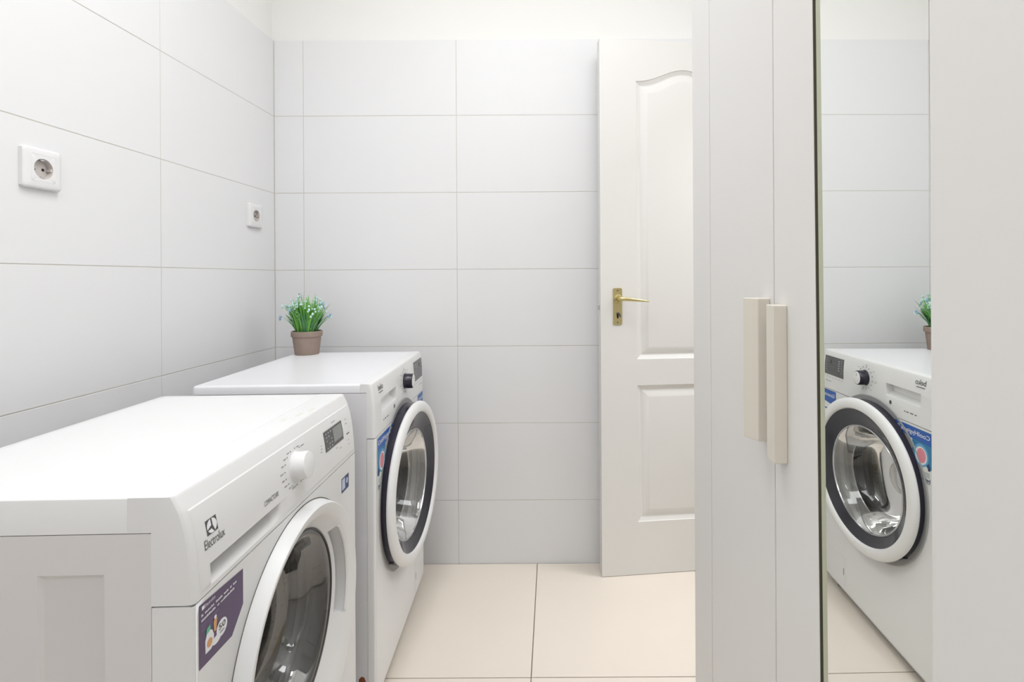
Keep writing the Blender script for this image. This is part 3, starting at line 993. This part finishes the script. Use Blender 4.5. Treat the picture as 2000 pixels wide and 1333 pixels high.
# ---- rear machine (dark door rim, blue sticker)
def machine_rear():
    D, W, ZT = 0.450, 0.605, 0.8547
    root = empty('washing_machine', (-0.455, 1.353, 0.0), 0.042)
    tag(root, 'rear white washing machine with dark-rimmed porthole and plant on top, by the back wall', 'washing machine', 'washing machines')
    rest_of_body(root, D, W, ZT, 0.036, 0.8330, 0.0205, 0.715, 'enamel_side', 'enamel', rim=0.005, zb=0.045)
    prof = [(0.700, 0.0), (0.80, -0.0010), (0.82, -0.0025), (0.835, -0.0045), (0.849, -0.0072), (0.853, -0.0088), (0.8541, -0.0100), (0.8547, -0.0125)]
    RU0, RU1, RZ0, RZ1 = 0.064, 0.220, 0.768, 0.8045
    def surf0(u, z): return interp(prof, z) + round_end(u, W, 0.007)
    def surf(u, z):
        d = surf0(u, z)
        if RU0 <= u <= RU1 and RZ0 <= z <= RZ1:
            t = (z - RZ0) / (RZ1 - RZ0)
            ends = sm((u - RU0) / 0.004) * sm((RU1 - u) / 0.004)
            d -= (0.004 + 0.026 * min(1, t * 1.6)) * ends * sm((z - RZ0) / 0.0015) * sm((RZ1 - z) / 0.0015)
        return d
    us = [0.0, 0.001, 0.0025, 0.0045, 0.007, 0.03, 0.0639] + frange(0.0641, 0.0685, 4) + frange(0.08, 0.205, 8) + frange(0.2155, 0.2199, 4) + [0.2201] + frange(0.25, W - 0.02, 10) + [W - 0.007, W - 0.0045, W - 0.0025, W - 0.001, W]
    zs = [0.7165, 0.74, 0.7679] + frange(0.7681, 0.7696, 3) + frange(0.773, 0.800, 8) + frange(0.8030, 0.8044, 3) + [0.8046, 0.815, 0.823, 0.830, 0.836, 0.842, 0.846, 0.849, 0.8515, 0.853, 0.8541, 0.8547]
    tail = [(-0.0362, 0.8547), (-0.0362, 0.8330), (-0.0205, 0.8330), (-0.0205, 0.7165)]
    v, f = sweep_front(us, zs, surf, tail)
    fascia = link_mesh('control_panel', v, f, 'plastic', root, angle=28)
    CU, CZ, R_ = 0.288, 0.5030, 0.245
    ZS[0] = 0.957
    front_with_hole('front_panel', 0.0, W, 0.045, 0.7145, CU, CZ, 0.206, 'plastic', root, depth=0.016, back=-0.020)
    # collar pressed into the front (stands in the panel plane)
    v, f = lathe([(0.2577, 0.0004), (0.2553, 0.0016), (0.2509, 0.0010), (0.2469, 0.0006), (0.2313, 0.0004)], CU, CZ)
    # keep the collar inside the front panel height
    v = [(p[0], p[1], min(p[2], 0.7145 if True else p[2])) if False else p for p in v]
    tag(link_mesh('door_collar', v, f, 'grey_plastic', root), 'grey collar moulded round the porthole')
    TL = 0.078
    off = 0.0
    v, f = lathe([(0.2372, 0.0010), (0.2410, 0.0020), (0.2426, 0.0200), (0.2426, 0.0330)], CU, CZ, tilt=None)
    v = [(p[0] + (p[0] / 0.033) * ((p[1] - CU) * TL + 0.004), p[1], p[2]) for p in v]
    door = link_mesh('porthole_door', v, f, 'dark_plastic', root)
    tag(door, 'thick dark plastic porthole door')
    v, f = lathe([(0.2421, 0.0300), (0.2450, 0.0310), (0.2469, 0.0350), (0.2460, 0.0395), (0.2421, 0.0435), (0.2332, 0.0470), (0.2234, 0.0480), (0.2156, 0.0465), (0.2122, 0.0430), (0.2111, 0.0385)], CU, CZ, tilt=TL)
    tag(link_mesh('door_ring', v, f, 'plastic', door), 'white ring of the porthole door')
    # tinted conical rim between ring and bowl
    v, f = lathe([(0.2117, 0.0400, CU, CZ - 0.0000), (0.2078, 0.0385, CU, CZ - 0.0025), (0.1911, 0.0310, CU, CZ - 0.0050), (0.1764, 0.0240, CU, CZ - 0.0075), (0.1691, 0.0215, CU, CZ - 0.0100)], CU, CZ, tilt=TL)
    tag(link_mesh('smoked_rim', v, f, 'dark_glass', door), 'smoked dark rim round the glass bowl')
    v, f = lathe([(0.1696, 0.0222), (0.1680, 0.0240), (0.1656, 0.0235), (0.1647, 0.0200)], CU, CZ - 0.010, tilt=TL)
    link_mesh('bowl_lip', v, f, 'chrome', door)
    v, f = lathe([(0.1656, 0.0215), (0.1568, 0.0100), (0.1489, -0.0150), (0.1430, -0.0300)], CU, CZ - 0.010, tilt=TL)
    v2, f2 = cap(lathe([(0.1430, -0.0300), (0.1362, -0.0500), (0.1254, -0.0700), (0.0980, -0.0860), (0.0490, -0.0920)], CU, CZ - 0.010, tilt=TL), 96, last=True)
    tag(link_mesh('bowl_wall', v, f, 'bowl_wall', door), 'pale moulded wall of the glass bowl')
    link_mesh('door_glass', v2, f2, 'glass2', door)
    v, f = lathe([(0.1451, -0.0255), (0.1458, -0.0285), (0.1432, -0.0310)], CU, CZ - 0.010, tilt=TL)
    link_mesh('bowl_ring', v, f, 'chrome', door)
    drum_parts(root, CU, CZ, 0.154, 0.0, 'gasket_dark')
    ZS[0] = 1.0
    box('kick_plate', (-0.022, -0.018, 0.006, W - 0.006, 0.020, 0.0445), 'enamel_side', root)
    # moulding ridges on the dark door wall
    for a_ in (165, 200, 225):
        a = math.radians(a_)
        c, s = math.cos(a), math.sin(a)
        m2 = MB()
        vs = []
        for d_ in (0.004, 0.024):
            for (rr_, w_) in ((0.2370, -0.002), (0.2400, -0.002), (0.2400, 0.002), (0.2370, 0.002)):
                uu = CU + rr_ * c - w_ * s
                vs.append((d_ + d_ / 0.033 * (uu - CU) * TL, uu, CZ + (rr_ * s + w_ * c) * ZS[0]))
        m2.add(vs, [(0, 1, 2, 3), (4, 5, 6, 7), (0, 1, 5, 4), (1, 2, 6, 5), (2, 3, 7, 6), (3, 0, 4, 7)])
        m2.build('moulding_rib', 'dark_plastic', door)
    s2 = surf0
    mb3 = MB()
    text_on(mb3, 'beko', 0.047, 0.090, 0.8275, 0.8425, s2, bold=0.005)
    rect_on(mb3, 0.049, 0.084, 0.8205, 0.8228, s2, 0.0005)
    mb3.build('brand_lettering', 'ink', fascia, smooth=False)
    mb4 = MB(); rect_on(mb4, 0.462, 0.592, 0.768, 0.8345, s2, 0.0006, 8)
    mb4.build('display', 'panel_grey', fascia)
    mb4 = MB()
    for j in range(6):
        rect_on(mb4, 0.473, 0.478, 0.824 - 0.008 * j, 0.8265 - 0.008 * j, s2, 0.0009)
        if j < 5: rect_on(mb4, 0.488, 0.498, 0.8215 - 0.008 * j, 0.8245 - 0.008 * j, s2, 0.0009)
        rect_on(mb4, 0.575, 0.580, 0.824 - 0.008 * j, 0.8265 - 0.008 * j, s2, 0.0009)
    tag(mb4.build('display_icons', 'mark', fascia), kind='stuff')
    mb4 = MB(); rect_on(mb4, 0.545, 0.551, 0.8085, 0.8215, s2, 0.0009)
    mb4.build('display_slot', 'black', fascia)
    mb5 = MB()
    KU, KZ = 0.330, 0.799
    for k in range(14):
        a = math.radians(20 + 24 * k)
        uu, zz_ = KU + 0.040 * math.cos(a), KZ + 0.034 * math.sin(a)
        rect_on(mb5, uu - 0.002, uu + 0.002, zz_ - 0.002, zz_ + 0.002, s2, 0.0005)
        if k % 2:
            uu, zz_ = KU + 0.058 * math.cos(a), KZ + 0.040 * math.sin(a)
            rect_on(mb5, uu - 0.005, uu + 0.005, zz_ - 0.0007, zz_ + 0.0007, s2, 0.0005)
    for k in range(6):
        rect_on(mb5, 0.470 + 0.02 * k, 0.477 + 0.02 * k, 0.7580, 0.7600, s2, 0.0005)
    rect_on(mb5, 0.545, 0.585, 0.7435, 0.7455, s2, 0.0005)
    tag(mb5.build('programme_markings', 'ink_light', fascia), kind='stuff')
    mb5 = MB()
    poly_on(mb5, [(0.083, 0.748), (0.088, 0.743), (0.083, 0.738), (0.078, 0.743)], s2, 0.0005)
    mb5 = MB()
    poly_on(mb5, circle_pts(0.197, 0.752, 0.0060, 14), s2, 0.0005)
    for (a, b) in ((0.080, 0.088), (0.094, 0.108), (0.114, 0.124), (0.128, 0.134)):
        rect_on(mb5, a, b, 0.741, 0.7435, s2, 0.0005)
    tag(mb5.build('care_symbols', 'ink', fascia), kind='stuff')
    v, f = lathe([(0.0245, 0.0), (0.0245, 0.0015), (0.0232, 0.0025), (0.0226, 0.0240), (0.0215, 0.0262), (0.0200, 0.0268)], KU, KZ, 64)
    d0 = surf0(KU, KZ)
    v = [(p[0] + d0, p[1], p[2]) for p in v]
    kn = tag(link_mesh('knob', v, f, 'dark_plastic', fascia), 'dark programme knob with white cap')
    v, f = cap(lathe([(0.0201, 0.0262), (0.0197, 0.0272), (0.0185, 0.0277)], KU, KZ, 64), 64, last=True)
    v = [(p[0] + d0, p[1], p[2]) for p in v]
    mbk = MB(); mbk.add(v, f)
    kc = tag(mbk.build('knob_cap', 'plastic', kn), 'white knob cap')
    mbk = MB(); mbk.box(d0 + 0.0277, d0 + 0.0281, KU - 0.0008, KU + 0.0008, KZ + 0.005, KZ + 0.0145)
    mbk.build('pointer_mark', 'ink', kn)
    # blue sticker
    flat = lambda u, z: 0.0
    mb6 = MB()
    poly_on(mb6, [(0.018, 0.572), (0.086, 0.572), (0.094, 0.640), (0.100, 0.6720), (0.178, 0.6800), (0.178, 0.7120), (0.018, 0.7120)], flat, 0.0004)
    st = mb6.build('hygiene_sticker', 'palegreen', root)
    mb6 = MB()
    poly_on(mb6, [(0.021, 0.6740), (0.100, 0.6765), (0.175, 0.6860), (0.175, 0.7090), (0.021, 0.7090)], flat, 0.0007)
    mb6.build('sticker_banner', 'blue', st)
    mb6 = MB(); poly_on(mb6, [(0.021, 0.6140), (0.034, 0.6140), (0.098, 0.6450), (0.098, 0.6765), (0.021, 0.6740)], flat, 0.0007)
    mb6.build('sticker_teal_field', 'teal', st)
    mb6 = MB(); poly_on(mb6, circle_pts(0.062, 0.6415, 0.0300, 30), flat, 0.0009)
    mb6.build('sticker_disc', 'lightblue', st)
    mb6 = MB(); poly_on(mb6, circle_pts(0.062, 0.6400, 0.0240, 30), flat, 0.0010)
    mb6.build('sticker_shirt_ground', 'white_print', st)
    mb6 = MB(); poly_on(mb6, circle_pts(0.0600, 0.6410, 0.0180, 24, 0.0195), flat, 0.0012)
    mb6.build('sticker_pink_disc', 'pink', st)
    mb6 = MB(); poly_on(mb6, [(0.024, 0.611), (0.033, 0.608), (0.038, 0.622), (0.030, 0.628)], flat, 0.0013)
    for z_ in (0.6000, 0.5955, 0.5910): rect_on(mb6, 0.028, 0.070 - (0.6 - z_) * 1.5, z_, z_ + 0.0011, flat, 0.0007)
    text_on(mb6, 'beko', 0.026, 0.058, 0.5775, 0.5885, flat, 0.0007, bold=0.02)
    rect_on(mb6, 0.028, 0.052, 0.5740, 0.5755, flat, 0.0007)
    mb6.build('sticker_print', 'navy', st)
    mb6 = MB(); text_on(mb6, 'CoolHygiene\u2122', 0.026, 0.168, 0.6850, 0.7010, flat, 0.0010, bold=0.012)
    mb6.build('sticker_lettering', 'white_print', st, smooth=False)
    # second blue sticker, far side
    mb6 = MB(); poly_on(mb6, [(0.512, 0.640), (0.596, 0.640), (0.596, 0.7120), (0.512, 0.7120)], flat, 0.0006)
    st2 = tag(mb6.build('guarantee_sticker', 'blue', root), 'small blue sticker at the far corner')
    mb6 = MB(); text_on(mb6, 'Garancia', 0.520, 0.592, 0.688, 0.701, flat, 0.0010, bold=0.012)
    poly_on(mb6, [(0.516, 0.645), (0.592, 0.645), (0.592, 0.668), (0.516, 0.660)], flat, 0.0009)
    mb6.build('sticker_lettering', 'white_print', st2, smooth=False)
    # pump filter flap bottom far corner
    mb6 = MB()
    mb6.box(-0.0005, 0.0012, 0.455, 0.565, 0.060, 0.155)
    mb6.build('filter_flap', 'plastic', root, bevel=0.0006)
    box('flap_slot', (0.0008, 0.0016, 0.462, 0.466, 0.095, 0.118), 'ink_light', root)
    # rust bite on the near side, low down
    p = []
    for k in range(14):
        a = 2 * math.pi * k / 14
        p.append((-0.034 + 0.010 * math.cos(a) * random.uniform(.6, 1.1), -0.0004, 0.100 + 0.013 * math.sin(a) * random.uniform(.7, 1.1)))
    link_mesh('rust_patch', p, [tuple(range(14))], 'rust', root)
machine_rear()

# ---------------------------------------------------------------- potted plant on the rear machine
def plant():
    zt = 0.8547 - 0.0010
    root = empty('potted_plant', (-0.880, 1.902, zt))
    tag(root, 'small artificial green plant with pale blue buds in a taupe clay pot', 'plant')
    seg = 48
    prof = [(0.0385, 0.0), (0.0400, 0.002), (0.0475, 0.0640), (0.0510, 0.0650), (0.0520, 0.0670), (0.0520, 0.0820), (0.0505, 0.0840), (0.0475, 0.0840), (0.0462, 0.0820), (0.0455, 0.0750)]
    v = []
    for k, (r, z) in enumerate(prof):
        for j in range(seg):
            a = 2 * math.pi * j / seg
            w = 1 + 0.006 * math.sin(3 * a + z * 60) + 0.004 * math.sin(7 * a)
            v.append((r * w * math.cos(a), r * w * math.sin(a), z))
    f = [(k * seg + j, k * seg + (j + 1) % seg, (k + 1) * seg + (j + 1) % seg, (k + 1) * seg + j) for k in range(len(prof) - 1) for j in range(seg)]
    f.append(tuple(range(seg)))
    link_mesh('pot', v, f, 'pot', root)
    v = [(0.047 * math.cos(2 * math.pi * j / 32), 0.047 * math.sin(2 * math.pi * j / 32), 0.077) for j in range(32)] + [(0, 0, 0.080)]
    link_mesh('soil', v, [(j, (j + 1) % 32, 32) for j in range(32)], 'soil', root)
    rnd = random.Random(11)
    tips = []
    for name, mname, cnt, seedo in (('foliage', 'leaf', 230, 0), ('foliage', 'leaf_dark', 80, 1)):
        mb = MB()
        for i in range(cnt):
            a = rnd.uniform(0, 2 * math.pi)
            lean = rnd.uniform(0.0, 1.0) ** 0.7
            L = rnd.uniform(0.088, 0.156) * (1.0 - 0.22 * lean) * (0.72 if seedo else 1.0)
            r0 = 0.030 * math.sqrt(rnd.random())
            w = rnd.uniform(0.0020, 0.0036) * (1.3 if seedo else 1)
            bx, by = r0 * math.cos(a + rnd.uniform(-.6, .6)), r0 * math.sin(a + rnd.uniform(-.6, .6))
            ca, sa = math.cos(a), math.sin(a)
            tw = rnd.uniform(-0.6, 0.6)
            px, py = -math.sin(a + tw), math.cos(a + tw)
            vs = []
            n = 6
            spread = 0.055 * lean
            for k in range(n + 1):
                t = k / n
                out = spread * (0.45 * t + 0.55 * t ** 2.0)
                z = 0.074 + L * (t - 0.13 * lean * t * t)
                ww = w * (0.55 + 1.2 * t) * (1 - t) ** 0.55 if t < 1 else 0.0002
                ww = max(ww, 0.0003)
                cx, cy = bx + ca * out, by + sa * out
                vs += [(cx - px * ww, cy - py * ww, z), (cx + ca * ww * 0.5, cy + sa * ww * 0.5, z - ww * 0.3), (cx + px * ww, cy + py * ww, z)]
            fs = []
            for k in range(n):
                for q in (0, 1):
                    fs.append((3 * k + q, 3 * k + q + 1, 3 * k + 4 + q, 3 * k + 3 + q))
            mb.add(vs, fs)
            if not seedo and rnd.random() < 0.34:
                tips.append((cx, cy, z, lean))
        o = mb.build(name, mname, root, angle=60)
        tag(o, kind='stuff')
    for mname, sel in (('bud', 0), ('bud_blue', 1)):
        mb = MB()
        for i, (x, y, z, lean) in enumerate(tips):
            if (i % 5 == 0) != bool(sel): continue
            for q in range(rnd.choice((1, 2, 3))):
                cx = x + rnd.uniform(-.005, .005); cy = y + rnd.uniform(-.005, .005); cz = z + rnd.uniform(-.012, .004)
                r = rnd.uniform(0.0026, 0.0046)
                vs = []; fs = []
                m = 8
                for k in range(5):
                    th = math.pi * (k + 0.5) / 5
                    vs += [(cx + r * math.sin(th) * math.cos(2 * math.pi * j / m), cy + r * math.sin(th) * math.sin(2 * math.pi * j / m), cz + r * math.cos(th)) for j in range(m)]
                for k in range(4):
                    for j in range(m):
                        fs.append((k * m + j, k * m + (j + 1) % m, (k + 1) * m + (j + 1) % m, (k + 1) * m + j))
                fs += [tuple(range(m)), tuple(4 * m + j for j in range(m))]
                mb.add(vs, fs)
        tag(mb.build('flower_buds', mname, root), kind='stuff')
plant()
